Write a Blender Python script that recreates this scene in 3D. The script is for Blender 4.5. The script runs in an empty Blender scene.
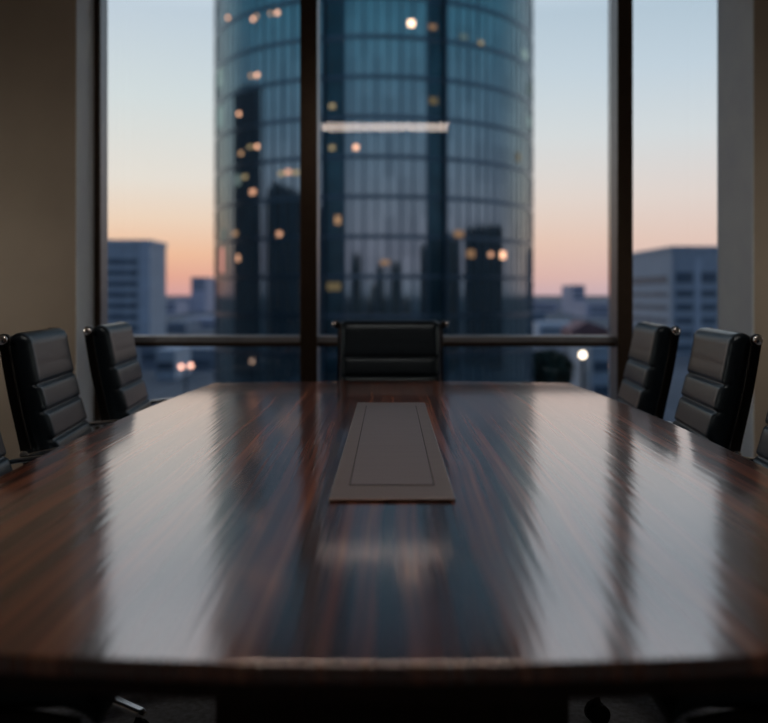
import bpy, bmesh, math, random
from mathutils import Vector, Matrix
random.seed(7)
scene = bpy.context.scene
COL = scene.collection
R = math.radians

# ------------------------------------------------------------------ helpers
def lin(r, g, b):
    def f(c):
        c /= 255.0
        return c / 12.92 if c <= 0.04045 else ((c + 0.055) / 1.055) ** 2.4
    return (f(r), f(g), f(b), 1.0)

def mat(name, color=(0.5, 0.5, 0.5, 1), rough=0.5, metal=0.0, **kw):
    m = bpy.data.materials.new(name)
    m.use_nodes = True
    p = m.node_tree.nodes['Principled BSDF']
    p.inputs['Base Color'].default_value = color
    p.inputs['Roughness'].default_value = rough
    p.inputs['Metallic'].default_value = metal
    for k, v in kw.items():
        p.inputs[k.replace('_', ' ')].default_value = v
    return m

def add_noise_variation(m, scale=8.0, amount=0.25, bump=0.0, stretch=(1, 1, 1), detail=4.0, bscale=None):
    """procedural tint + optional bump on the principled node, in object space"""
    nt = m.node_tree
    p = nt.nodes['Principled BSDF']
    base = tuple(p.inputs['Base Color'].default_value)
    tc = nt.nodes.new('ShaderNodeTexCoord')
    mp = nt.nodes.new('ShaderNodeMapping'); mp.inputs['Scale'].default_value = stretch
    nz = nt.nodes.new('ShaderNodeTexNoise'); nz.inputs['Scale'].default_value = scale; nz.inputs['Detail'].default_value = detail
    cr = nt.nodes.new('ShaderNodeValToRGB')
    cr.color_ramp.elements[0].position = 0.3; cr.color_ramp.elements[1].position = 0.7
    cr.color_ramp.elements[0].color = tuple(c * (1 - amount) for c in base[:3]) + (1,)
    cr.color_ramp.elements[1].color = tuple(min(1, c * (1 + amount)) for c in base[:3]) + (1,)
    nt.links.new(tc.outputs['Object'], mp.inputs['Vector'])
    nt.links.new(mp.outputs['Vector'], nz.inputs['Vector'])
    nt.links.new(nz.outputs['Fac'], cr.inputs['Fac'])
    nt.links.new(cr.outputs['Color'], p.inputs['Base Color'])
    if bump:
        n2 = nt.nodes.new('ShaderNodeTexNoise'); n2.inputs['Scale'].default_value = bscale or scale * 6; n2.inputs['Detail'].default_value = 3
        bp = nt.nodes.new('ShaderNodeBump'); bp.inputs['Strength'].default_value = bump; bp.inputs['Distance'].default_value = 0.01
        nt.links.new(mp.outputs['Vector'], n2.inputs['Vector'])
        nt.links.new(n2.outputs['Fac'], bp.inputs['Height'])
        nt.links.new(bp.outputs['Normal'], p.inputs['Normal'])
    return m

def emis(name, color, strength):
    m = bpy.data.materials.new(name); m.use_nodes = True
    nt = m.node_tree; nt.nodes.clear()
    o = nt.nodes.new('ShaderNodeOutputMaterial'); e = nt.nodes.new('ShaderNodeEmission')
    e.inputs['Color'].default_value = color; e.inputs['Strength'].default_value = strength
    nt.links.new(e.outputs[0], o.inputs['Surface'])
    return m

def obj(name, bm, m, parent=None, smooth=False, bevel=0.0, segs=2, recalc=True):
    if recalc:
        bmesh.ops.recalc_face_normals(bm, faces=bm.faces)
    me = bpy.data.meshes.new(name)
    bm.to_mesh(me); bm.free()
    if smooth:
        for p in me.polygons: p.use_smooth = True
    for mm in (m if isinstance(m, (list, tuple)) else [m]):
        me.materials.append(mm)
    o = bpy.data.objects.new(name, me)
    COL.objects.link(o)
    if parent: o.parent = parent
    if bevel:
        b = o.modifiers.new('bevel', 'BEVEL'); b.width = bevel; b.segments = segs; b.limit_method = 'ANGLE'; b.angle_limit = R(40)
    return o

def tag(o, label=None, cat=None, group=None, kind=None):
    if label: o['label'] = label
    if cat: o['category'] = cat
    if group: o['group'] = group
    if kind: o['kind'] = kind
    return o

def thing(name, loc, label, cat, group=None, rz=0.0):
    o = bpy.data.objects.new(name, None); COL.objects.link(o)
    o.location = loc; o.rotation_euler = (0, 0, rz); o.empty_display_size = 0.2
    return tag(o, label, cat, group)

def struct(name, bm, m, parent=None, **kw):
    o = obj(name, bm, m, parent, **kw)
    if parent is None: o['kind'] = 'structure'
    return o

def box(bm, x0, x1, y0, y1, z0, z1, mi=0, M=None):
    vs = [bm.verts.new((x, y, z)) for z in (z0, z1) for y in (y0, y1) for x in (x0, x1)]
    if M: 
        for v in vs: v.co = M @ v.co
    for f in ((0, 2, 3, 1), (4, 5, 7, 6), (0, 1, 5, 4), (2, 6, 7, 3), (0, 4, 6, 2), (1, 3, 7, 5)):
        fc = bm.faces.new([vs[i] for i in f]); fc.material_index = mi
    return bm

def B(*a, **k): return box(bmesh.new(), *a, **k)

def cyl(bm, p0, p1, r0, r1=None, n=20, cap=True):
    r1 = r0 if r1 is None else r1
    p0, p1 = Vector(p0), Vector(p1)
    d = (p1 - p0).normalized()
    a = d.orthogonal().normalized(); b = d.cross(a)
    A = [bm.verts.new(p0 + (a * math.cos(t) + b * math.sin(t)) * r0) for t in [2 * math.pi * i / n for i in range(n)]]
    Bv = [bm.verts.new(p1 + (a * math.cos(t) + b * math.sin(t)) * r1) for t in [2 * math.pi * i / n for i in range(n)]]
    for i in range(n):
        bm.faces.new((A[i], A[(i + 1) % n], Bv[(i + 1) % n], Bv[i]))
    if cap:
        bm.faces.new(A[::-1]); bm.faces.new(Bv)
    return bm

def lathe(bm, center, prof, n=24, axis='Z'):
    """prof = [(r, h), ...] revolved about an axis through center"""
    c = Vector(center); rings = []
    for r, h in prof:
        ring = []
        for i in range(n):
            t = 2 * math.pi * i / n
            u, v = r * math.cos(t), r * math.sin(t)
            p = (u, v, h) if axis == 'Z' else ((u, h, v) if axis == 'Y' else (h, u, v))
            ring.append(bm.verts.new(c + Vector(p)))
        rings.append(ring)
    for a, b in zip(rings, rings[1:]):
        for i in range(n):
            bm.faces.new((a[i], a[(i + 1) % n], b[(i + 1) % n], b[i]))
    bm.faces.new(rings[0][::-1]); bm.faces.new(rings[-1])
    return bm

def smooth_path(pts, sub=5):
    P = [Vector(p) for p in pts]; out = []
    for i in range(len(P) - 1):
        p0 = P[max(i - 1, 0)]; p1 = P[i]; p2 = P[i + 1]; p3 = P[min(i + 2, len(P) - 1)]
        for k in range(sub):
            t = k / sub
            out.append(0.5 * ((2 * p1) + (p2 - p0) * t + (2 * p0 - 5 * p1 + 4 * p2 - p3) * t * t + (3 * p1 - p0 - 3 * p2 + p3) * t ** 3))
    out.append(P[-1]); return out

def sweep_xz(bm, path, wy, th, yc, round_n=3):
    """flat bar following a path in the XZ plane: width wy in Y, thickness th in the normal direction, rounded section"""
    rings = []
    n = len(path)
    # rounded rectangle section
    sec = []
    rr = min(wy, th) * 0.42
    for (sx, sy, a0) in ((1, 1, 0), (-1, 1, 90), (-1, -1, 180), (1, -1, 270)):
        for k in range(round_n + 1):
            a = R(a0 + 90 * k / round_n)
            sec.append((sx * (wy / 2 - rr) + rr * math.cos(a), sy * (th / 2 - rr) + rr * math.sin(a)))
    for i, p in enumerate(path):
        t = (path[min(i + 1, n - 1)] - path[max(i - 1, 0)]).normalized()
        nn = Vector((-t.z, 0, t.x))
        rings.append([bm.verts.new(p + Vector((0, yc + u, 0)) + nn * v) for u, v in sec])
    m = len(sec)
    for a, b in zip(rings, rings[1:]):
        for i in range(m):
            bm.faces.new((a[i], a[(i + 1) % m], b[(i + 1) % m], b[i]))
    bm.faces.new(rings[0][::-1]); bm.faces.new(rings[-1])
    return bm

# ------------------------------------------------------------------ materials
M_wall = add_noise_variation(mat('taupe wall paint', lin(166, 155, 141), 0.85), 3, 0.06, 0.05, bscale=150)
M_reveal = add_noise_variation(mat('grey reveal paint', lin(232, 244, 255), 0.6), 4, 0.05, 0.03, bscale=120)
M_ceil = add_noise_variation(mat('ceiling plaster', lin(170, 165, 158), 0.9), 5, 0.04)
M_carpet = add_noise_variation(mat('charcoal carpet', lin(190, 195, 206), 0.9), 60, 0.3, 0.5, bscale=500)
M_bronze = add_noise_variation(mat('dark bronze frame', lin(74, 62, 52), 0.38, 0.75), 20, 0.08)
M_frame_side = add_noise_variation(mat('grey anodised frame', lin(150, 154, 160), 0.4, 0.4), 20, 0.08)
M_leather = add_noise_variation(mat('black leather', lin(24, 34, 43), 0.31, 0.0, Specular_IOR_Level=0.6), 30, 0.15, 0.10, bscale=260)
M_dark = add_noise_variation(mat('black lacquered aluminium', lin(30, 29, 28), 0.3, 0.5), 25, 0.1)
M_chrome = add_noise_variation(mat('polished chrome', (0.9, 0.91, 0.92, 1), 0.2, 1.0), 10, 0.03)
M_rubber = add_noise_variation(mat('black caster rubber', lin(26, 26, 27), 0.6), 25, 0.15)
M_plate = add_noise_variation(mat('brushed bronze plate', lin(160, 145, 138), 0.42, 0.75), 3, 0.05, 0.04, stretch=(1, 20, 1), bscale=120)
M_plate_lid = add_noise_variation(mat('brushed grey lid', lin(158, 147, 146), 0.45, 0.7), 3, 0.05, 0.04, stretch=(1, 20, 1), bscale=120)
M_black = add_noise_variation(mat('black gap', lin(14, 13, 13), 0.7), 30, 0.1)

M_leather.node_tree.nodes['Principled BSDF'].inputs['Specular Tint'].default_value = (0.68, 0.87, 1.0, 1)

def wood_mat():
    m = bpy.data.materials.new('polished dark striped veneer'); m.use_nodes = True
    nt = m.node_tree; p = nt.nodes['Principled BSDF']; L = nt.links.new
    tc = nt.nodes.new('ShaderNodeTexCoord')
    # gentle wander of the stripes
    mpw = nt.nodes.new('ShaderNodeMapping'); mpw.inputs['Scale'].default_value = (1.3, 0.9, 1)
    nw = nt.nodes.new('ShaderNodeTexNoise'); nw.inputs['Scale'].default_value = 1.2; nw.inputs['Detail'].default_value = 2
    L(tc.outputs['Object'], mpw.inputs['Vector']); L(mpw.outputs['Vector'], nw.inputs['Vector'])
    sub = nt.nodes.new('ShaderNodeVectorMath'); sub.operation = 'SUBTRACT'; sub.inputs[1].default_value = (0.5, 0.5, 0.5)
    L(nw.outputs['Color'], sub.inputs[0])
    scl = nt.nodes.new('ShaderNodeVectorMath'); scl.operation = 'MULTIPLY'; scl.inputs[1].default_value = (0.05, 0, 0)
    L(sub.outputs[0], scl.inputs[0])
    add = nt.nodes.new('ShaderNodeVectorMath'); add.operation = 'ADD'
    L(tc.outputs['Object'], add.inputs[0]); L(scl.outputs[0], add.inputs[1])
    def streak(sx, sy, detail, seed):
        mp = nt.nodes.new('ShaderNodeMapping'); mp.inputs['Scale'].default_value = (sx, sy, 1); mp.inputs['Location'].default_value = (seed, seed, 0)
        n = nt.nodes.new('ShaderNodeTexNoise'); n.inputs['Scale'].default_value = 1; n.inputs['Detail'].default_value = detail; n.inputs['Roughness'].default_value = 0.6
        L(add.outputs[0], mp.inputs['Vector']); L(mp.outputs['Vector'], n.inputs['Vector'])
        return n
    broad = streak(24, 0.35, 5, 3.1); fine = streak(110, 1.0, 4, 9.7)
    cr = nt.nodes.new('ShaderNodeValToRGB'); r = cr.color_ramp
    r.elements[0].position = 0.36; r.elements[0].color = lin(66, 32, 23)
    r.elements[1].position = 0.66; r.elements[1].color = lin(216, 132, 84)
    e = r.elements.new(0.46); e.color = lin(110, 54, 35)
    e = r.elements.new(0.55); e.color = lin(170, 92, 54)
    L(broad.outputs['Fac'], cr.inputs['Fac'])
    cr2 = nt.nodes.new('ShaderNodeValToRGB'); r2 = cr2.color_ramp
    r2.elements[0].position = 0.35; r2.elements[0].color = (0.45, 0.42, 0.42, 1)
    r2.elements[1].position = 0.68; r2.elements[1].color = (1.25, 1.2, 1.15, 1)
    L(fine.outputs['Fac'], cr2.inputs['Fac'])
    mx = nt.nodes.new('ShaderNodeMix'); mx.data_type = 'RGBA'; mx.blend_type = 'MULTIPLY'; mx.inputs[0].default_value = 1
    L(cr.outputs['Color'], mx.inputs[6]); L(cr2.outputs['Color'], mx.inputs[7])
    L(mx.outputs[2], p.inputs['Base Color'])
    p.inputs['Roughness'].default_value = 0.34
    p.inputs['Specular IOR Level'].default_value = 0.4
    p.inputs['Coat Weight'].default_value = 0.35
    p.inputs['Coat Roughness'].default_value = 0.10
    p.inputs['Coat IOR'].default_value = 2.1
    # polishing streaks in the lacquer, running with the grain
    mp = nt.nodes.new('ShaderNodeMapping'); mp.inputs['Scale'].default_value = (85, 1.0, 1); mp.inputs['Rotation'].default_value = (0, 0, R(4))
    nb = nt.nodes.new('ShaderNodeTexNoise'); nb.inputs['Scale'].default_value = 1; nb.inputs['Detail'].default_value = 4
    L(tc.outputs['Object'], mp.inputs['Vector']); L(mp.outputs['Vector'], nb.inputs['Vector'])
    bp = nt.nodes.new('ShaderNodeBump'); bp.inputs['Strength'].default_value = 0.10; bp.inputs['Distance'].default_value = 0.004
    L(nb.outputs['Fac'], bp.inputs['Height'])
    L(bp.outputs['Normal'], p.inputs['Coat Normal']); L(bp.outputs['Normal'], p.inputs['Normal'])
    # mirror like lacquer layer over the veneer
    gl = nt.nodes.new('ShaderNodeBsdfGlossy'); gl.inputs['Roughness'].default_value = 0.09; gl.inputs['Color'].default_value = (1.0, 0.88, 0.84, 1)
    lw = nt.nodes.new('ShaderNodeFresnel'); lw.inputs['IOR'].default_value = 3.0
    mul = nt.nodes.new('ShaderNodeMath'); mul.operation = 'MULTIPLY'; mul.inputs[1].default_value = 1.0
    mxs = nt.nodes.new('ShaderNodeMixShader'); out = nt.nodes['Material Output']
    L(bp.outputs['Normal'], gl.inputs['Normal']); L(lw.outputs[0], mul.inputs[0]); L(mul.outputs[0], mxs.inputs[0])
    L(p.outputs[0], mxs.inputs[1]); L(gl.outputs[0], mxs.inputs[2]); L(mxs.outputs[0], out.inputs['Surface'])
    return m
M_wood = wood_mat()
M_wood_dark = add_noise_variation(mat('dark stained wood', lin(48, 29, 22), 0.4), 4, 0.3, stretch=(12, 12, 1))

def glass_mat():
    m = bpy.data.materials.new('clear window glass'); m.use_nodes = True
    nt = m.node_tree; nt.nodes.clear(); L = nt.links.new
    o = nt.nodes.new('ShaderNodeOutputMaterial'); mx = nt.nodes.new('ShaderNodeMixShader')
    t = nt.nodes.new('ShaderNodeBsdfTransparent'); t.inputs['Color'].default_value = (0.97, 0.985, 0.99, 1)
    g = nt.nodes.new('ShaderNodeBsdfGlossy'); g.inputs['Roughness'].default_value = 0.0
    f = nt.nodes.new('ShaderNodeFresnel'); f.inputs['IOR'].default_value = 1.5
    # the same fresnel from both sides of the pane
    geo = nt.nodes.new('ShaderNodeNewGeometry'); mul = nt.nodes.new('ShaderNodeMath'); mul.operation = 'MULTIPLY_ADD'
    mul.inputs[1].default_value = 1 / 1.5 - 1.5; mul.inputs[2].default_value = 1.5
    L(geo.outputs['Backfacing'], mul.inputs[0])
    f.inputs['IOR'].default_value = 1.5
    L(f.outputs[0], mx.inputs['Fac']); L(t.outputs[0], mx.inputs[1]); L(g.outputs[0], mx.inputs[2]); L(mx.outputs[0], o.inputs['Surface'])
    nt.nodes.remove(mul); nt.nodes.remove(geo)
    return m
M_glass = glass_mat()

# ------------------------------------------------------------------ room shell
WY = 4.45            # room face of the window wall
GX0, GX1 = -1.639, 1.900
struct('floor', B(-2.7, 2.7, -2.2, 5.05, -0.15, 0.0), M_carpet)
struct('ceiling', B(-2.7, 2.7, -2.2, 5.05, 3.05, 3.25), M_ceil)
struct('wall_left', B(-2.7, -2.55, -2.2, 5.05, 0, 3.05), M_wall)
struct('wall_right', B(2.55, 2.7, -2.2, 5.05, 0, 3.05), M_wall)
struct('wall_back', B(-2.55, 2.55, -2.2, -2.05, 0, 3.05), M_wall)
bm = bmesh.new()
box(bm, -2.55, GX0 - 0.006, WY, 4.94, 0, 3.05)
box(bm, GX1 + 0.006, 2.55, WY, 4.94, 0, 3.05)
box(bm, GX0 - 0.006, GX1 + 0.006, WY, 5.05, 2.96, 3.05)
struct('wall_front', bm, M_wall)
struct('trim_1', B(GX0 - 0.006, GX0, WY + 0.002, 4.935, 0, 2.95), M_reveal)
struct('trim_2', B(GX1, GX1 + 0.006, WY + 0.002, 4.935, 0, 2.95), M_reveal)
struct('baseboard_left', B(-2.55, -2.535, -2.05, WY, 0, 0.09), M_reveal)
struct('baseboard_right', B(2.535, 2.55, -2.05, WY, 0, 0.09), M_reveal)

# mullions: bronze cap towards the room, grey body behind it
def mullion(name, x0, x1):
    o = struct(name, B(x0, x1, 4.75, 4.765, 0.0, 2.95), M_bronze, bevel=0.002)
    obj('mullion_body', B(x0 + 0.002, x1 - 0.002, 4.765, 4.97, 0.0, 2.95), M_frame_side, o)
    return o
MX = ((-0.503, -0.408), (1.272, 1.358))
mullion('trim_3', *MX[0]); mullion('trim_4', *MX[1])

def window(name, x0, x1, jl, jr, transom):
    bm = bmesh.new()
    box(bm, x0, x1, 4.76, 4.96, 0.0, 0.06)           # sill rail
    box(bm, x0, x1, 4.76, 4.96, 2.89, 2.955)         # head rail
    f = struct(name, bm, M_frame_side)
    if jl: obj('jamb', B(x0, x0 + 0.034, 4.72, 4.83, 0.06, 2.89), M_frame_side, f); obj('jamb_cap', B(x0, x0 + 0.035, 4.705, 4.72, 0.06, 2.89), M_bronze, f); x0 += 0.001
    if jr: obj('jamb', B(x1 - 0.008, x1, 4.86, 4.96, 0.06, 2.89), M_frame_side, f); x1 -= 0.008
    if transom:
        t = bmesh.new()
        box(t, x0, x1, 4.795, 4.96, 0.856, 0.901)
        obj('transom', t, M_frame_side, f, bevel=0.006)
        obj('transom_cap', B(x0, x1, 4.782, 4.797, 0.844, 0.868), M_bronze, f)
        obj('glass_pane', B(x0, x1, 4.912, 4.928, 0.06, 0.856), M_glass, f)
        obj('glass_pane', B(x0, x1, 4.912, 4.928, 0.901, 2.89), M_glass, f)
    else:
        obj('glass_pane', B(x0, x1, 4.912, 4.928, 0.06, 2.89), M_glass, f)
window('window_1', GX0, MX[0][0], True, False, True)
window('window_2', MX[0][1], MX[1][0], False, False, True)
window('window_3', MX[1][1], GX1, False, False, False)

# ------------------------------------------------------------------ conference table
TZ = 0.74
YC, TB = 2.412, 1.41
table = thing('conference_table', (0.004, YC, 0), 'long boat shaped conference table in glossy dark striped wood, on floor before the windows', 'table')
def outline(inset=0.0, n=28):
    pts = []
    def hw(d): return 0.872 - 0.0385 * d * d - inset
    ends = TB - inset
    for i in range(n + 1):
        d = -ends + 2 * ends * i / n
        pts.append((hw(d), d))
    w = hw(ends)
    for i in range(1, n):
        x = w - 2 * w * i / n
        pts.append((x, ends + 0.086 * (1 - (x / w) ** 2)))
    for i in range(n + 1):
        d = ends - 2 * ends * i / n
        pts.append((-hw(d), d))
    for i in range(1, n):
        x = -w + 2 * w * i / n
        pts.append((x, -ends - 0.086 * (1 - (x / w) ** 2)))
    return pts
def slab(z0, z1, inset):
    bm = bmesh.new(); P = outline(inset)
    lo = [bm.verts.new((x, y, z0)) for x, y in P]; hi = [bm.verts.new((x, y, z1)) for x, y in P]
    bm.faces.new(lo[::-1]); bm.faces.new(hi)
    n = len(P)
    for i in range(n): bm.faces.new((lo[i], lo[(i + 1) % n], hi[(i + 1) % n], hi[i]))
    return bm
obj('tabletop', slab(TZ - 0.022, TZ, 0.0), M_wood, table, bevel=0.004, segs=3)
obj('edge_band', slab(TZ - 0.045, TZ - 0.022, 0.008), M_wood_dark, table, bevel=0.003)
def pedestal(yc):
    bm = B(-0.305, 0.305, yc - 0.16, yc + 0.16, 0.05, TZ - 0.045)
    p = obj('pedestal', bm, M_wood_dark, table, bevel=0.006)
    obj('plinth', B(-0.285, 0.285, yc - 0.14, yc + 0.14, 0.0, 0.05), M_black, p)
pedestal(-0.79); pedestal(0.79)
obj('modesty_beam', B(-0.03, 0.03, -0.63, 0.63, 0.25, 0.62), M_wood_dark, table)
# cable box plate let into the top
pl = bmesh.new()
y0, y1 = 1.635 - YC, 3.09 - YC
box(pl, -0.122, 0.122, y0, y1, TZ + 0.0005, TZ + 0.006)
plate = tag(obj('cable_plate', pl, M_plate, table, bevel=0.0015), 'long brushed bronze cable plate let into the tabletop')
bmg = bmesh.new()
gx, gy0, gy1, gw = 0.088, y0 + 0.115, y1 - 0.09, 0.0022
def ring4(g, z): return [bmg.verts.new(v) for v in ((-gx + g, gy0 + g, z), (gx - g, gy0 + g, z), (gx - g, gy1 - g, z), (-gx + g, gy1 - g, z))]
rg = [ring4(0, TZ + 0.0062), ring4(0, TZ + 0.0066), ring4(gw, TZ + 0.0066), ring4(gw, TZ + 0.0062)]
for q in range(4):
    a_, b_ = rg[q], rg[(q + 1) % 4]
    for i in range(4): bmg.faces.new((a_[i], a_[(i + 1) % 4], b_[(i + 1) % 4], b_[i]))
obj('lid_gap', bmg, M_black, plate)
obj('lid', B(-gx + gw, gx - gw, gy0 + gw, gy1 - gw, TZ + 0.0062, TZ + 0.0072), M_plate_lid, plate)

# ------------------------------------------------------------------ chairs
BACK = [(-0.325, 0.985), (-0.312, 0.92), (-0.298, 0.84), (-0.281, 0.75), (-0.266, 0.68), (-0.244, 0.60), (-0.222, 0.52), (-0.195, 0.465)]
def back_point(z):
    for (xa, za), (xb, zb) in zip(BACK, BACK[1:]):
        if zb <= z <= za:
            t = (za - z) / (za - zb); return xa + (xb - xa) * t
    return BACK[-1][0] if z < BACK[-1][1] else BACK[0][0]

def pad(front, rear, W, plain, closed_round=0.05, nsl=24):
    """upholstered pad: outer (front) and inner (rear) profile lists of equal length in XZ, swept across Y"""
    bm = bmesh.new(); rings = []
    cx = [((f[0] + r[0]) / 2, (f[1] + r[1]) / 2) for f, r in zip(front, rear)]
    ys = []
    for i in range(nsl + 1):
        u = -1 + 2 * i / nsl
        u = math.copysign(1 - (1 - abs(u)) ** 1.7, u)      # denser at the ends
        ys.append(u)
    for u in ys:
        d = max(0.0, (abs(u) * W - (W - closed_round)) / closed_round)
        k = math.sqrt(max(0.0, 1 - d * d * 0.97))
        ring = []
        for f0, pf, c in zip(front, plain, cx):
            d2 = d ** 0.6
            f = (f0[0] + (pf[0] - f0[0]) * d2, f0[1] + (pf[1] - f0[1]) * d2)
            ring.append(bm.verts.new((c[0] + (f[0] - c[0]) * k, u * W, c[1] + (f[1] - c[1]) * k)))
        for r_, c in zip(rear[::-1], cx[::-1]):
            kk = 0.5 + 0.5 * k
            ring.append(bm.verts.new((c[0] + (r_[0] - c[0]) * kk, u * W, c[1] + (r_[1] - c[1]) * kk)))
        rings.append(ring)
    m = len(rings[0])
    for a, b in zip(rings, rings[1:]):
        for i in range(m): bm.faces.new((a[i], a[(i + 1) % m], b[(i + 1) % m], b[i]))
    bm.faces.new(rings[0]); bm.faces.new(rings[-1][::-1])
    return bm

def back_pad_bm():
    seams = (0.838, 0.748, 0.655, 0.56)
    zs = []
    z = 0.965
    while z > 0.475: zs.append(z); z -= 0.005
    front, rear, plain = [], [], []
    # rolled top over the rear bar
    for a in (150, 125, 100, 75, 50, 28):
        t = R(a)
        front.append((-0.292 + 0.043 * math.cos(t), 0.962 + 0.050 * math.sin(t)))
        rear.append((-0.318 + 0.010 * math.cos(t), 0.955 + 0.012 * math.sin(t)))
        plain.append(front[-1])
    for z in zs:
        xb = back_point(z)
        dist = min(abs(z - s) for s in seams)
        dent = 0.014 * math.exp(-(dist / 0.005) ** 2)
        # puff between seams
        edges = sorted([1.03] + list(seams) + [0.47])
        lo = max(e for e in edges if e <= z + 1e-6); hi = min(e for e in edges if e > z + 1e-6)
        t = (z - lo) / (hi - lo)
        puff = 0.004 * (1 - (2 * t - 1) ** 4)
        th = 0.058 + max(0, 0.9 - z) * 0.06
        if z < 0.50: th *= 0.75
        front.append((xb + 0.008 + th + puff - dent, z))
        rear.append((xb - 0.006, z))
        plain.append((xb + 0.008 + th + 0.002 - dent * 0.25, z))
    return pad(front, rear, 0.243, plain, 0.032)

def seat_pad_bm():
    n = 44; seams = (-0.02, 0.09, 0.19)
    front, rear = [], []
    for i in range(n + 1):
        x = -0.20 + 0.475 * i / n
        base = 0.425 + 0.018 * max(0, (x + 0.05)) / 0.3
        if x > 0.2: base -= 0.9 * (x - 0.2) ** 2 * 6
        d = min(abs(x - s) for s in seams)
        top = base + 0.055 + 0.006 - 0.014 * math.exp(-(d / 0.008) ** 2)
        if i == 0 or i == n: top = base + 0.02
        if i == 1 or i == n - 1: top = base + 0.045
        front.append((x, top)); rear.append((x, base))
    return pad(front, rear, 0.24, front, 0.035)

def make_chair(name, label, group):
    t = thing(name, (0, 0, 0), label, 'chair', group)
    obj('back_cushion', back_pad_bm(), M_leather, t, smooth=True)
    obj('seat_cushion', seat_pad_bm(), M_leather, t, smooth=True)
    prof = smooth_path([(-0.333, 0, 0.995), (-0.318, 0, 0.90), (-0.30, 0, 0.80), (-0.274, 0, 0.68), (-0.248, 0, 0.56), (-0.215, 0, 0.465),
                        (-0.15, 0, 0.425), (0.0, 0, 0.425), (0.15, 0, 0.435), (0.25, 0, 0.42)], 4)
    for s in (-1, 1):
        r = obj('side_rail', sweep_xz(bmesh.new(), prof, 0.013, 0.034, s * 0.252), M_dark, t, smooth=True)
        kb = bmesh.new()
        # round end boss with its chrome screw head
        lathe(kb, (-0.327, s * 0.262, 0.99), [(0.017, -0.010), (0.020, -0.006), (0.020, 0.006), (0.017, 0.010)], 24, 'Y')
        obj('end_boss', kb, M_dark, r, smooth=False)
        kc = bmesh.new()
        lathe(kc, (-0.327, s * 0.272, 0.99), [(0.016, -0.003), (0.016, 0.008), (0.013, 0.014), (0.006, 0.0165)] if s > 0 else
              [(0.006, -0.0165), (0.013, -0.014), (0.016, -0.008), (0.016, 0.003)], 24, 'Y')
        tag(obj('screw_cap', kc, M_chrome, r, smooth=True), 'chrome screw cap')
        arm = obj('armrest', sweep_xz(bmesh.new(), smooth_path([(-0.262, 0, 0.602), (-0.235, 0, 0.616), (-0.15, 0, 0.632), (-0.03, 0, 0.640), (0.07, 0, 0.634),
                 (0.125, 0, 0.605), (0.132, 0, 0.56), (0.10, 0, 0.50), (0.03, 0, 0.445)], 6), 0.030, 0.018, s * 0.285), M_chrome, t, smooth=True)
        obj('arm_bracket', cyl(bmesh.new(), (-0.254, s * 0.245, 0.618), (-0.254, s * 0.303, 0.618), 0.015), M_chrome, arm, bevel=0.003)
        obj('arm_bracket', cyl(bmesh.new(), (0.045, s * 0.245, 0.443), (0.045, s * 0.292, 0.443), 0.011), M_chrome, arm, bevel=0.003)
    obj('back_bar', cyl(bmesh.new(), (-0.327, -0.25, 0.985), (-0.327, 0.25, 0.985), 0.013), M_dark, t)
    obj('back_bar', cyl(bmesh.new(), (-0.225, -0.25, 0.47), (-0.225, 0.25, 0.47), 0.010), M_dark, t)
    sp = B(-0.11, 0.11, -0.25, 0.25, 0.37, 0.418)
    obj('seat_bracket', sp, M_dark, t, bevel=0.004)
    cb = lathe(bmesh.new(), (0, 0, 0), [(0.027, 0.09), (0.027, 0.225), (0.016, 0.23), (0.016, 0.37)], 24)
    obj('gas_column', cb, M_dark, t)
    hb = bmesh.new(); lathe(hb, (0, 0, 0), [(0.034, 0.07), (0.042, 0.078), (0.042, 0.118), (0.032, 0.13)], 28)
    obj('base_hub', hb, M_chrome, t, smooth=False)
    for k in range(5):
        a = R(-25 + 72 * k); ca, sa = math.cos(a), math.sin(a)
        lb = bmesh.new()
        sections = [(0.03, 0.021, 0.078, 0.116), (0.12, 0.018, 0.078, 0.108), (0.24, 0.016, 0.078, 0.098), (0.375, 0.014, 0.075, 0.092), (0.39, 0.007, 0.078, 0.087)]
        rings = []
        for (rr, w, zl, zh) in sections:
            ring = []
            for (u, z) in ((-w, zl), (w, zl), (w, zh - 0.006), (w * 0.5, zh), (-w * 0.5, zh), (-w, zh - 0.006)):
                ring.append(lb.verts.new((rr * ca - u * sa, rr * sa + u * ca, z)))
            rings.append(ring)
        for r0, r1 in zip(rings, rings[1:]):
            for i in range(6): lb.faces.new((r0[i], r0[(i + 1) % 6], r1[(i + 1) % 6], r1[i]))
        lb.faces.new(rings[0][::-1]); lb.faces.new(rings[-1])
        leg = obj('base_leg', lb, M_chrome, t, bevel=0.002)
        wb = lathe(bmesh.new(), (0, 0, 0), [(0.024, -0.024), (0.028, -0.020), (0.028, -0.007), (0.012, -0.005), (0.012, 0.005), (0.028, 0.007), (0.028, 0.020), (0.024, 0.024)], 20, 'Y')
        top = [v for v in wb.verts if v.co.z > 0.011 and abs(v.co.y) < 0.0055]
        for v in top: v.co.z = max(v.co.z, 0.048); v.co.x *= 0.5
        for v in wb.verts: v.co = Matrix.Rotation(a, 3, 'Z') @ v.co + Vector((0.362 * ca, 0.362 * sa, 0.028))
        obj('caster', wb, M_rubber, leg)
    return t

def dup(root, loc, rz, label):
    def rec(o, par):
        c = o.copy(); COL.objects.link(c)
        if par: c.parent = par
        for ch in list(o.children): rec(ch, c)
        return c
    r = rec(root, None)
    r.location = loc; r.rotation_euler = (0, 0, rz); r['label'] = label
    return r

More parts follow.
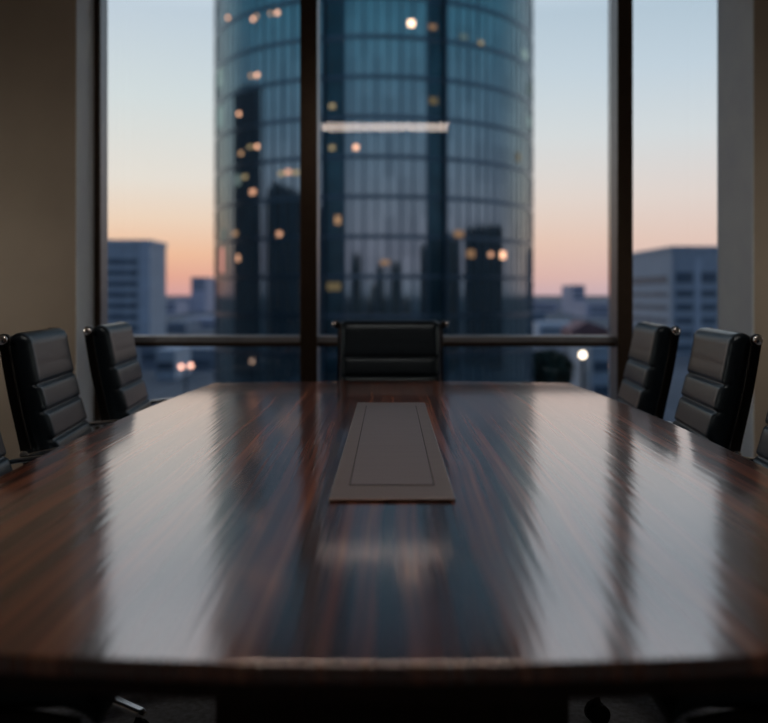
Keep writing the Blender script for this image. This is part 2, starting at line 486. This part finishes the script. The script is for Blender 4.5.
G = 'black leather conference chairs round the table'
T6, T5 = R(6), R(5)
spec = [
    ((-0.963, 3.073, 0), T6, 'black ribbed leather chair left of table, the nearer of the two shown whole there'),
    ((-0.923, 3.7475, 0), T5, 'black ribbed leather chair left of table, farthest back, beside the window'),
    ((-0.945, 2.345, 0), T6, 'black leather chair cut by the left picture edge, only a back sliver above the table'),
    ((-0.765, 1.66, 0), 0, 'black chair nearest the camera on the left, seat seen dark below the tabletop edge'),
    ((0.894, 3.0675, 0), math.pi - T5, 'black ribbed leather chair right of table, the nearer of the two shown whole there'),
    ((0.858, 3.7475, 0), math.pi - T5, 'black ribbed leather chair right of table, farthest back, beside the window mullion'),
    ((0.90, 2.35, 0), math.pi - T5, 'black leather chair cut by the right picture edge, part of back above the table'),
    ((0.745, 1.66, 0), math.pi, 'black chair nearest the camera on the right, chrome arm seen below the tabletop edge'),
    ((0.001, 3.862, 0), -math.pi / 2, 'black leather chair at the far head of the table, facing the camera'),
]
chair0 = make_chair('conference_chair', spec[0][2], G)
chair0.location = spec[0][0]
chair0.rotation_euler.z = spec[0][1]
for loc, rz, lab in spec[1:]:
    c = dup(chair0, loc, rz, lab)
    if loc == spec[2][0]:
        for ch in c.children:
            if ch.name.startswith('base_leg'): ch.rotation_euler.z = R(-13)
    if loc[0] > 0.5:                                   # the right hand bases have swivelled
        for ch in c.children:
            if ch.name.startswith('base_leg'): ch.rotation_euler.z = R(-27)

# ------------------------------------------------------------------ added fill lights beside the window wall
E_fill = emis('warm fill glow', (1.0, 0.92, 0.82, 1), 15.0)  # added fill: glowing boxes out of view that brighten walls and chairs
for sx, nm in ((-1, 'left'), (1, 'right')):
    sc = thing('fill_light', (sx * 2.55, 3.5, 1.25), 'added fill light box on the %s side wall, just outside the picture' % nm, 'lamp')
    obj('backplate', B(min(0, -sx * 0.02), max(0, -sx * 0.02), -0.06, 0.06, -0.2, 0.2), M_dark, sc)
    obj('fill_panel', B(min(-sx * 0.02, -sx * 0.09), max(-sx * 0.02, -sx * 0.09), -0.05, 0.05, -0.18, 0.18), E_fill, sc)

# ------------------------------------------------------------------ pendant lamp
lamp = thing('pendant_lamp', (-0.05, 2.46, 2.60), 'long slim linear pendant lamp hanging over table, mirrored in middle window pane', 'lamp')
obj('housing', B(-0.56, 0.56, -0.15, 0.15, 0.0, 0.022), M_dark, lamp, bevel=0.004)
obj('diffuser', B(-0.55, 0.55, -0.13, 0.13, -0.024, 0.0), emis('warm diffuser', (1.0, 0.80, 0.68, 1), 7.2), lamp)
for sx in (-0.45, 0.45):
    obj('suspension_cable', cyl(bmesh.new(), (sx, 0, 0.02), (sx, 0, 0.44), 0.002, n=8), M_dark, lamp)
obj('canopy', B(-0.5, 0.5, -0.03, 0.03, 0.43, 0.45), M_dark, lamp)

# ------------------------------------------------------------------ outside: ground
GZ = -14.0
M_ground = add_noise_variation(mat('dusky city ground', lin(96, 104, 112), 0.9), 0.02, 0.3)
bm = bmesh.new(); bmesh.ops.create_circle(bm, cap_ends=True, radius=9000, segments=96)
for v in bm.verts: v.co.z = GZ
tag(obj('ground', bm, M_ground), kind='structure')

# ------------------------------------------------------------------ glass tower
TR, TX, TY = 19.1, -1.9, 104.0
def facade_mat():
    m = bpy.data.materials.new('blue coated facade glass'); m.use_nodes = True
    nt = m.node_tree; p = nt.nodes['Principled BSDF']; L = nt.links.new
    tc = nt.nodes.new('ShaderNodeTexCoord')
    # one tone per pane: angle and height snapped to the facade grid
    sep = nt.nodes.new('ShaderNodeSeparateXYZ'); L(tc.outputs['Object'], sep.inputs[0])
    at = nt.nodes.new('ShaderNodeMath'); at.operation = 'ARCTAN2'; L(sep.outputs['X'], at.inputs[0]); L(sep.outputs['Y'], at.inputs[1])
    a1 = nt.nodes.new('ShaderNodeMath'); a1.operation = 'MULTIPLY'; a1.inputs[1].default_value = 96 / (2 * math.pi); L(at.outputs[0], a1.inputs[0])
    a2 = nt.nodes.new('ShaderNodeMath'); a2.operation = 'FLOOR'; L(a1.outputs[0], a2.inputs[0])
    z0 = nt.nodes.new('ShaderNodeMath'); z0.operation = 'ADD'; z0.inputs[1].default_value = 1.1; L(sep.outputs['Z'], z0.inputs[0])
    z1 = nt.nodes.new('ShaderNodeMath'); z1.operation = 'DIVIDE'; z1.inputs[1].default_value = 4.0; L(z0.outputs[0], z1.inputs[0])
    z2 = nt.nodes.new('ShaderNodeMath'); z2.operation = 'FLOOR'; L(z1.outputs[0], z2.inputs[0])
    cmb = nt.nodes.new('ShaderNodeCombineXYZ'); L(a2.outputs[0], cmb.inputs[0]); L(z2.outputs[0], cmb.inputs[1])
    wn = nt.nodes.new('ShaderNodeTexWhiteNoise'); wn.noise_dimensions = '2D'; L(cmb.outputs[0], wn.inputs['Vector'])
    cr = nt.nodes.new('ShaderNodeValToRGB')
    cr.color_ramp.elements[0].color = FAC0; cr.color_ramp.elements[1].color = FAC1
    L(wn.outputs['Value'], cr.inputs['Fac']); L(cr.outputs['Color'], p.inputs['Base Color'])
    p.inputs['Metallic'].default_value = 0.85
    p.inputs['Roughness'].default_value = 0.06
    return m
FAC0 = (0.27, 0.36, 0.37, 1); FAC1 = (0.36, 0.47, 0.47, 1)
M_facade = facade_mat()
M_band = add_noise_variation(mat('dark spandrel', lin(96, 114, 124), 0.3, 0.75), 0.5, 0.15)
M_fin = add_noise_variation(mat('slim facade fin', lin(84, 104, 116), 0.4, 0.7), 0.5, 0.1)
M_added_crown = add_noise_variation(mat('dark added crown metal', lin(52, 48, 48), 0.7, 0.2), 0.5, 0.1)
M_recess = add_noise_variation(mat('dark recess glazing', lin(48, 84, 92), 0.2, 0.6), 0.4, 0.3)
tower = thing('glass_tower', (TX, TY, GZ), 'tall round blue glass office tower filling the middle window', 'building')
RECESS = ((-14.9, -7.9), (17.3, 23.6))
ZT = 78.0
def ang(deg, r): return (r * math.sin(R(deg)), -r * math.cos(R(deg)))
def radius(deg):
    for a, b in RECESS:
        if a <= deg <= b: return TR - 0.5
    return TR
bm = bmesh.new()
degs = [i * 1.5 for i in range(-120, 120)]
extra = []
for a, b in RECESS: extra += [a - 0.01, a + 0.01, b - 0.01, b + 0.01]
degs = sorted(set([round(d, 3) for d in degs] + extra))
lo = [bm.verts.new((*ang(d, radius(d)), 0)) for d in degs]; hi = [bm.verts.new((*ang(d, radius(d)), ZT)) for d in degs]
n = len(degs)
for i in range(n):
    f = bm.faces.new((lo[i], lo[(i + 1) % n], hi[(i + 1) % n], hi[i])); f.smooth = False
    mid = (degs[i] + degs[(i + 1) % n]) / 2 if i < n - 1 else 180
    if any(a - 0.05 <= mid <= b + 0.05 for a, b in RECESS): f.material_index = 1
bm.faces.new(hi); bm.faces.new(lo[::-1])
obj('glass_facade', bm, [M_facade, M_recess], tower)
def ring_band(bm, z, h, rout, rin, a0=-180, a1=180, step=3):
    k = int((a1 - a0) / step); prev = None
    for i in range(k + 1):
        d = a0 + (a1 - a0) * i / k
        o_, i_ = ang(d, rout), ang(d, rin)
        vs = [bm.verts.new((*o_, z)), bm.verts.new((*o_, z + h)), bm.verts.new((*i_, z + h)), bm.verts.new((*i_, z))]
        if prev:
            for q in range(4): bm.faces.new((prev[q], prev[(q + 1) % 4], vs[(q + 1) % 4], vs[q]))
        else: bm.faces.new(vs)
        prev = vs
    bm.faces.new(prev[::-1])
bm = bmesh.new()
ring_band(bm, 37.4 - GZ, ZT - 37.4 + GZ - 0.5, TR + 0.3, TR - 0.2, -180, 180)  # unseen crown, added to darken the tower's reflection on the tabletop
obj('added_dark_crown', bm, M_added_crown, tower)
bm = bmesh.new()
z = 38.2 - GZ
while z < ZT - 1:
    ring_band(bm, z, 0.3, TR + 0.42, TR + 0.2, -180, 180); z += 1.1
obj('added_crown_blades', bm, M_added_crown, tower)
FL = [26.9 - GZ + 4 * k for k in range(-10, 13)]      # floor lines above ground
bm = bmesh.new(); bm2 = bmesh.new()
for z in FL:
    if z < 0.5 or z > ZT - 1: continue
    ring_band(bm, z - 0.25, 0.45, TR + 0.08, TR - 0.3, -172, -14.9)
    ring_band(bm, z - 0.25, 0.45, TR + 0.08, TR - 0.3, -7.9, 17.3)
    ring_band(bm, z - 0.25, 0.45, TR + 0.08, TR - 0.3, 23.6, 172)
    ring_band(bm2, z - 0.22, 0.44, TR - 0.40, TR - 0.6, -14.9, -7.9)
    ring_band(bm2, z - 0.15, 0.3, TR - 0.40, TR - 0.6, 17.3, 23.6)
obj('floor_bands', bm, M_band, tower)
obj('recess_bands', bm2, M_fin, tower)
bm = bmesh.new()
for i in range(96):
    d = -178.4 + 3.75 * i
    if any(a - 0.8 < d < b + 0.8 for a, b in RECESS): continue
    Mx = Matrix.Rotation(R(d), 4, 'Z')
    box(bm, -0.075, 0.075, -TR - 0.07, -TR + 0.1, 0, ZT, M=Mx)
for a, b in RECESS:
    for d in (a, b):
        box(bm, -0.09, 0.09, -TR - 0.12, -TR + 0.5, 0, ZT, M=Matrix.Rotation(R(d), 4, 'Z'))
obj('facade_fins', bm, M_fin, tower)

E_orange = emis('warm office light', (1.0, 0.50, 0.30, 1), 2.6)
E_bright = emis('bright office light', (1.0, 0.62, 0.40, 1), 4.5)
E_dim = emis('dim office light', (0.85, 0.48, 0.26, 1), 1.1)
E_yellow = emis('yellow office light', (0.9, 0.68, 0.36, 1), 0.5)
E_green = emis('pale office light', (0.50, 0.68, 0.66, 1), 0.5)
E_pink = emis('rosy office light', (0.95, 0.42, 0.34, 1), 0.8)
LIT = [(-56.3, 31.5, .5, .5, 'o'), (-40.9, 30.1, .5, .5, 'o'), (-39.2, 30.3, .4, .4, 'd'), (-33.3, 30.2, .4, .4, 'd'), (-30.5, 30.1, .5, .5, 'o'),
       (-39.0, 24.1, .6, .5, 'o'), (-41.9, 24.2, .5, .5, 'd'), (-48.5, 20.5, .55, .5, 'o'), (-39.0, 16.6, .5, .5, 'o'), (-42.4, 16.7, 1.0, .4, 'y'),
       (-47.3, 16.2, .7, .5, 'd'), (-45.0, 13.6, 1.3, .5, 'y'), (-40.9, 11.9, 1.2, .7, 'o2'), (-49.0, 13.4, 1.2, 1.2, 'g'), (-29.7, 7.3, .7, .7, 'o2'),
       (-62.0, 4.9, 1.0, 2.8, 'p'), (-49.1, 5.0, .7, .9, 'o2'), (-51.0, 7.7, 1.2, .7, 'd2'), (-60.9, 7.7, .9, 1.4, 'g'), (-64.5, 25.5, 1.8, 2.0, 'g2'),
       (-64.5, 21.1, 1.8, 2.2, 'g2'), (-29.0, 13.5, .9, .6, 'y'), (-26.4, 13.6, .9, .6, 'o2'), (-23.5, 13.5, .9, .6, 'y'), (-12.2, 20.1, .8, .6, 'y'),
       (-12.2, 15.9, .7, .6, 'y2'), (-4.5, 15.8, .6, .6, 'o'), (12.2, 28.3, .6, .6, 'b'), (19.8, 20.8, .9, .7, 'gy'), (-10.4, 8.6, .8, 1.2, 'd2'),
       (-11.6, 1.9, 1.4, .8, 'gy'), (4.2, 4.3, .9, .5, 'p2'), (63.1, 28.0, 1.6, .9, 'g2'), (68.2, 20.8, 1.6, 1.0, 'g2'), (36.5, 27.3, .7, .6, 'y'),
       (29.7, 27.6, .9, .5, 'g'), (47.0, 5.3, .75, .75, 'b2'), (40.9, 5.3, .7, .7, 'o2'), (32.4, 5.3, 1.0, .8, 'p2'), (27.9, 7.3, 1.1, .7, 'p2'), (19.2, 28.3, 1.0, .5, 'p2'),
       (69.0, 24.5, 1.4, 1.2, 'g'), (57.0, 16.2, .8, .9, 'gy')]
EM = {'o': E_orange, 'o2': E_orange, 'd': E_dim, 'd2': E_dim, 'y': E_yellow, 'y2': E_yellow, 'g': E_green, 'g2': E_green, 'b': E_bright, 'b2': E_orange, 'p': E_pink, 'p2': E_dim, 'gy': E_yellow}
DIMMER = {}
for k, s in (('y', 1.0), ('p2', .3), ('gy', .3), ('g', .45), ('d2', .5), ('o2', .45)):
    src = EM[k]; c = src.node_tree.nodes['Emission'].inputs
    DIMMER[k] = emis(src.name + ' behind blind', tuple(c['Color'].default_value), c['Strength'].default_value * s)
EM.update(DIMMER)
for a, z, w, h, k in LIT:
    if k[0] in 'ody': w *= 0.72; h *= 0.72
    bm = bmesh.new()
    rr = radius(a) + 0.04
    # rounded lit pane
    Mx = Matrix.Rotation(R(a), 4, 'Z')
    box(bm, -w / 2, w / 2, -rr - 0.04, -rr + 0.03, z - GZ - h / 2, z - GZ + h / 2, M=Mx)
    obj('lit_window', bm, EM[k], tower)

# ------------------------------------------------------------------ other buildings
M_conc = add_noise_variation(mat('pale grey concrete', lin(206, 212, 220), 0.8), 0.3, 0.08)
M_conc2 = add_noise_variation(mat('cool grey cladding', lin(184, 192, 200), 0.8), 0.3, 0.08)
M_win = add_noise_variation(mat('dark strip glazing', lin(92, 108, 122), 0.55), 0.3, 0.15)
M_far = add_noise_variation(mat('haze toned masonry', lin(206, 202, 214), 0.9), 0.05, 0.1)  # pale mauve base colour stands in for distance haze
M_white = add_noise_variation(mat('white render', lin(235, 238, 242), 0.8), 0.3, 0.06)
M_brick = add_noise_variation(mat('red brown brick', lin(160, 118, 116), 0.85), 0.4, 0.15)
M_mid = add_noise_variation(mat('slate cladding', lin(146, 156, 168), 0.8), 0.4, 0.1)

# slab office block seen through the left window
ob = thing('office_block', (-88, 271.5, GZ), 'flat roofed grey office block with ribbon windows, seen through left window', 'building')
H = 17.9 - GZ
obj('wall', B(-18, 14, -9.5, 9.5, 0, H - 1.2), M_conc2, ob)
obj('parapet', B(-18.3, 14.3, -9.8, 9.8, H - 1.2, H), M_conc, ob)
z = H - 7.6
while z > 2:
    obj('ribbon_window', B(-17.4, 10.2, -9.62, -9.4, z, z + 1.55), M_win, ob)
    z -= 3.4
obj('corner_pier', B(11.0, 14.05, -9.7, -9.0, 0, H - 1.2), M_conc, ob)
obj('roof_plant', B(-12, -2, -4, 4, H, H + 0.8), M_conc2, ob)

# office block seen through the right window
ob = thing('office_block', (70.3, 212, GZ), 'grey office block with stacked window strips, seen through right window', 'building')
H = 13.1 - GZ
obj('wall', B(0, 52, 0, 42, 0, H - 1.2), M_conc2, ob)
obj('parapet', B(-0.25, 52.2, -0.25, 42.2, H - 1.2, H), M_conc2, ob)
for k in range(7):
    z = H - 9.2 - 3.4 * k
    h = 2.7 if k == 0 else 1.5
    if z < 0.4: break
    for x0, x1 in ((0.9, 5.4), (7.2, 11.2), (13, 17.2), (19, 23.2)):
        obj('window_strip', B(x0, x1, -0.14, 0.1, z, z + h), M_win, ob)
    obj('side_window_strip', B(-0.14, 0.1, 3, 38, z, z + h * 0.7), M_win, ob)
for x0, x1 in ((5.5, 7.1),):
    obj('pilaster', B(x0, x1, -0.45, 0.1, 0, H - 3), M_conc, ob)

def block(name, px0, px1, ytop, D, m, label, dep=25, group=None, rows=0, base=GZ):
    """a free standing block: its edges from bearings, its real size from its distance"""
    x0, x1 = (px0 - 390) / 850 * D, (px1 - 390) / 850 * D
    zt = 1.14 + (294 - ytop) / 850 * D
    t = thing(name, ((x0 + x1) / 2, D + dep / 2, base), label, 'building', group)
    w = (x1 - x0) / 2; h = zt - base
    obj('wall', B(-w, w, -dep / 2, dep / 2, 0, h - 0.6), m, t)
    obj('roof_slab', B(-w - 0.15, w + 0.15, -dep / 2 - 0.15, dep / 2 + 0.15, h - 0.6, h), m, t)
    for k in range(rows):
        z = h - 3.6 - 3.4 * k
        if z < 0.5: break
        obj('window_row', B(-w * 0.86, w * 0.86, -dep / 2 - 0.1, -dep / 2 + 0.1, z, z + 1.5), M_win, t)
    return t
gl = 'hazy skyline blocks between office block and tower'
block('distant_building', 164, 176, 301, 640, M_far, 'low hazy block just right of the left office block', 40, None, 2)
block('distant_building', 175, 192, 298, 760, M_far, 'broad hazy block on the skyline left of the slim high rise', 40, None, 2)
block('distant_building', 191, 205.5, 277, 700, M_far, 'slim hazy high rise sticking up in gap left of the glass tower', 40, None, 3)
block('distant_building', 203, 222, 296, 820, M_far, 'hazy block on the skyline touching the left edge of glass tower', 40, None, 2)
block('city_building', 166, 186, 322, 330, M_mid, 'grey mid height building low in the gap, below the hazy skyline', 25, None, 3)
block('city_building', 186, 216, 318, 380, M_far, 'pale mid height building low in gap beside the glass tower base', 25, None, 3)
block('city_building', 140, 165, 343, 175, M_mid, 'low slate building under the left office block, behind far left chair', 18, None, 2)
block('city_building', 156, 175, 350, 150, M_conc, 'small pale building below window rail left of the paired street lamps', 12, None, 1)
block('city_building', 168, 214, 349, 170, M_mid, 'low dark building behind the paired orange street lamps', 18, None, 1)
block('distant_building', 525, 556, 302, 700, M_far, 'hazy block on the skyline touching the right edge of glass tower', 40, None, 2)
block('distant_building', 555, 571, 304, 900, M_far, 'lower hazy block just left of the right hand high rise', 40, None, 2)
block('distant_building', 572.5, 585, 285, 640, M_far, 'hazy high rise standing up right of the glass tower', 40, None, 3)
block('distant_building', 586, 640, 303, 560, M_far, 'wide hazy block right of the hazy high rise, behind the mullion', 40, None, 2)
block('city_building', 530, 545, 312, 400, M_mid, 'dim mid height block beside the right foot of glass tower', 25, None, 2)
block('white_building', 538, 576, 323, 300, M_white, 'low white building right of the glass tower, above window rail', 15, None, 1)
block('city_building', 576, 592, 344, 135, M_mid, 'grey narrow building below window rail, left of the street lamp', 14, None, 2)
block('city_building', 591, 625, 346, 118, M_conc, 'paler grey building below window rail, right of the street lamp', 14, None, 2)

# red brown gabled building
def gable(px0, px1, yeave, yapex, D, label, dep=16):
    x0, x1 = (px0 - 390) / 850 * D, (px1 - 390) / 850 * D
    ze = 1.14 + (294 - yeave) / 850 * D; za = 1.14 + (294 - yapex) / 850 * D
    t = thing('gabled_building', ((x0 + x1) / 2, D + dep / 2, GZ), label, 'building'); w = (x1 - x0) / 2
    obj('wall', B(-w, w, -dep / 2, dep / 2, 0, ze - GZ), M_brick, t)
    bm = bmesh.new(); a = ze - GZ; b = za - GZ; ax = -w * 0.25
    vs = [bm.verts.new(v) for v in ((-w - .4, -dep / 2 - .4, a), (w + .4, -dep / 2 - .4, a), (ax, -dep / 2 - .4, b), (-w - .4, dep / 2, a), (w + .4, dep / 2, a), (ax, dep / 2, b))]
    for f in ((0, 1, 2), (5, 4, 3), (0, 2, 5, 3), (2, 1, 4, 5), (0, 3, 4, 1)): bm.faces.new([vs[i] for i in f])
    obj('roof', bm, M_brick, t)
gable(572, 612, 331, 321, 250, 'red brown building with pitched roof right of the glass tower')

# blocks beside and behind this room, mirrored in the tower glass
M_dkb = add_noise_variation(mat('dark cladding', lin(62, 66, 72), 0.7), 0.3, 0.1)
def mirror_block(x, y, w, d, zt, label):
    t = thing('neighbour_building', (x, y, GZ), label, 'building')
    h = zt - GZ
    obj('wall', B(-w / 2, w / 2, -d / 2, d / 2, 0, h - 0.8), M_dkb, t)
    obj('roof_slab', B(-w / 2 - .2, w / 2 + .2, -d / 2 - .2, d / 2 + .2, h - 0.8, h), M_dkb, t)
mirror_block(-98, 100, 38, 40, 39, 'dark block beyond the left picture edge, mirrored at left side of the tower')
mirror_block(-80, 30, 30, 84, 20, 'dark block beyond left edge, mirrored low in the left half of tower glass')
mirror_block(-34, -70, 22, 20, 12, 'slim dark block behind the camera, mirrored left of centre in tower glass')
mirror_block(12, -80, 14, 20, 9.5, 'dark block behind the camera, mirrored above the head chair in tower glass')
mirror_block(40, -64, 16, 20, 10, 'dark block behind the camera, mirrored beside the dark tower recess')
mirror_block(84, 10, 30, 60, 13, 'dark block beyond right edge, mirrored low in right half of tower glass')
mirror_block(108, 78, 30, 60, 15, 'dark block beyond right edge, mirrored near right side of the tower')
mirror_block(-2, -110, 190, 20, 0.5, 'long low dark block behind the camera, mirrored across foot of the tower')

# ------------------------------------------------------------------ street lamps, trees
M_pole = add_noise_variation(mat('dark lamp post', lin(50, 56, 62), 0.5, 0.4), 2, 0.1)
E_street = emis('street lamp light', (1.0, 0.80, 0.60, 1), 7.0)
E_amber = emis('amber street lamp light', (1.0, 0.50, 0.36, 1), 4.0)
sl = thing('street_lamp', (17.0, 75, GZ), 'street lamp with one bright round globe, seen below window rail at right', 'street lamp')
bm = bmesh.new(); lathe(bm, (0, 0, 0), [(0.22, 0), (0.22, 0.5), (0.14, 0.6), (0.11, 9.4)], 16)
obj('pole', bm, M_pole, sl)
bm = bmesh.new(); bmesh.ops.create_uvsphere(bm, u_segments=24, v_segments=16, radius=0.27)
for v in bm.verts: v.co.z += 9.76
obj('globe', bm, E_street, sl, smooth=True)
obj('collar', lathe(bmesh.new(), (0, 0, 0), [(0.12, 9.38), (0.2, 9.45), (0.2, 9.52)], 16), M_pole, sl)
sl = thing('street_lamp', (-21.6, 90, GZ), 'street lamp with two small orange heads, seen below window rail at left', 'street lamp')
obj('pole', lathe(bmesh.new(), (0, 0, 0), [(0.18, 0), (0.18, 0.5), (0.10, 0.6), (0.08, 7.2)], 16), M_pole, sl)
obj('cross_arm', B(-0.5, 0.5, -0.05, 0.05, 7.18, 7.28), M_pole, sl)
for sx, dz in ((-0.5, -0.06), (0.5, 0.06)):
    bm = bmesh.new(); bmesh.ops.create_uvsphere(bm, u_segments=20, v_segments=12, radius=0.24)
    for v in bm.verts: v.co += Vector((sx, 0, 7.50 + dz))
    obj('lamp_head', bm, E_amber, sl, smooth=True)

M_leaf = add_noise_variation(mat('dark evening foliage', lin(62, 78, 66), 0.8), 0.8, 0.3)
M_bark = add_noise_variation(mat('dark bark', lin(58, 50, 44), 0.9), 3, 0.2)
def tree(px, D, ytop, spread, label, seed):
    rnd = random.Random(seed)
    X = (px - 390) / 850 * D; zt = 1.14 + (294 - ytop) / 850 * D; h = zt - GZ
    t = thing('street_tree', (X, D, GZ), label, 'tree')
    tb = lathe(bmesh.new(), (0, 0, 0), [(0.3, 0), (0.2, h * 0.3), (0.14, h * 0.6)], 12)
    obj('trunk', tb, M_bark, t)
    bm = bmesh.new()
    for k in range(420):
        # leaf clumps on a lumpy ball
        u = rnd.uniform(-1, 1); a = rnd.uniform(0, 2 * math.pi); rr = (0.55 + 0.45 * rnd.random())
        s = math.sqrt(1 - u * u)
        p = Vector((spread * rr * s * math.cos(a), spread * rr * s * math.sin(a), h * 0.62 + h * 0.38 * rr * u))
        q = 0.25 + 0.35 * rnd.random()
        nrm = Matrix.Rotation(rnd.uniform(0, 6.28), 3, 'Z') @ Matrix.Rotation(rnd.uniform(0, 3.14), 3, 'X')
        vs = [bm.verts.new(p + nrm @ Vector(c) * q) for c in ((-1, -.6, 0), (0.2, -1, .25), (1, .1, 0), (.3, 1, -.2), (-.8, .7, .2))]
        bm.faces.new(vs)
    obj('foliage', bm, M_leaf, t, recalc=False)
tree(538, 115, 351, 2.0, 'dark round tree nearest the right foot of the glass tower', 1)
tree(561, 123, 353, 1.8, 'dark tree just left of the narrow grey building, rightmost of three', 3)
tree(551, 160, 349, 2.6, 'dark tree half hidden behind and between two nearer trees', 2)

# ------------------------------------------------------------------ sky
w = bpy.data.worlds.new('dusk sky'); scene.world = w; w.use_nodes = True
nt = w.node_tree; nt.nodes.clear(); L = nt.links.new
out = nt.nodes.new('ShaderNodeOutputWorld'); bg = nt.nodes.new('ShaderNodeBackground')
tc = nt.nodes.new('ShaderNodeTexCoord'); sep = nt.nodes.new('ShaderNodeSeparateXYZ')
L(tc.outputs['Generated'], sep.inputs[0])
def ramp(stops):
    cr = nt.nodes.new('ShaderNodeValToRGB'); r = cr.color_ramp; r.interpolation = 'EASE'
    r.interpolation = 'LINEAR'
    while len(r.elements) > 1: r.elements.remove(r.elements[0])
    r.elements[0].position = stops[0][0]; r.elements[0].color = lin(*stops[0][1])
    for p_, c in stops[1:]:
        e = r.elements.new(p_); e.color = lin(*c)
    L(sep.outputs['Z'], cr.inputs['Fac']); return cr
west_l = ramp([(0.0, (228, 168, 162)), (0.02, (244, 176, 152)), (0.045, (255, 198, 160)), (0.085, (252, 222, 196)), (0.13, (244, 234, 222)), (0.22, (224, 231, 231)), (0.31, (205, 218, 229)), (0.36, (230, 240, 250)), (0.45, (246, 250, 255)), (0.75, (150, 176, 206)), (1.0, (110, 138, 180))])
west_r = ramp([(0.0, (212, 184, 190)), (0.02, (230, 194, 188)), (0.06, (240, 208, 194)), (0.11, (238, 222, 214)), (0.18, (224, 228, 230)), (0.25, (205, 219, 230)), (0.31, (190, 208, 222)), (0.36, (218, 231, 244)), (0.45, (240, 247, 255)), (0.75, (140, 166, 200)), (1.0, (110, 138, 180))])
east = ramp([(0.0, (150, 150, 170)), (0.04, (172, 158, 178)), (0.10, (170, 166, 186)), (0.2, (134, 157, 184)), (0.31, (98, 152, 182)), (0.40, (62, 92, 120)), (0.6, (50, 74, 108)), (1.0, (110, 138, 180))])
mr = nt.nodes.new('ShaderNodeMapRange'); mr.inputs['From Min'].default_value = -0.30; mr.inputs['From Max'].default_value = 0.32
L(sep.outputs['X'], mr.inputs['Value'])
mx = nt.nodes.new('ShaderNodeMix'); mx.data_type = 'RGBA'
L(mr.outputs[0], mx.inputs[0]); L(west_l.outputs[0], mx.inputs[6]); L(west_r.outputs[0], mx.inputs[7])
mr2 = nt.nodes.new('ShaderNodeMapRange'); mr2.interpolation_type = 'SMOOTHSTEP'; mr2.inputs['From Min'].default_value = 0.05; mr2.inputs['From Max'].default_value = 0.85
L(sep.outputs['Y'], mr2.inputs['Value'])
mx2 = nt.nodes.new('ShaderNodeMix'); mx2.data_type = 'RGBA'
L(mr2.outputs[0], mx2.inputs[0]); L(east.outputs[0], mx2.inputs[6]); L(mx.outputs[2], mx2.inputs[7])
L(mx2.outputs[2], bg.inputs['Color']); bg.inputs['Strength'].default_value = 1.0
L(bg.outputs[0], out.inputs['Surface'])

# ------------------------------------------------------------------ camera
cam = bpy.data.cameras.new('camera'); co = bpy.data.objects.new('camera', cam); COL.objects.link(co)
co.location = (0, 0, 1.14); co.rotation_euler = (R(90), 0, 0)
cam.sensor_width = 36.0; cam.sensor_fit = 'HORIZONTAL'
cam.lens = 850 / 768 * 36.0
cam.shift_x = -6 / 768
cam.shift_y = -67.5 / 768
cam.clip_end = 20000; cam.clip_start = 0.02
cam.dof.use_dof = True; cam.dof.focus_distance = 2.4
cam.dof.aperture_fstop = (cam.lens / 1000) / 0.0235
scene.camera = co
vs = scene.view_settings
vs.view_transform = 'Standard'; vs.look = 'None'; vs.gamma = 1.0; vs.exposure = 0.0; vs.use_curve_mapping = False
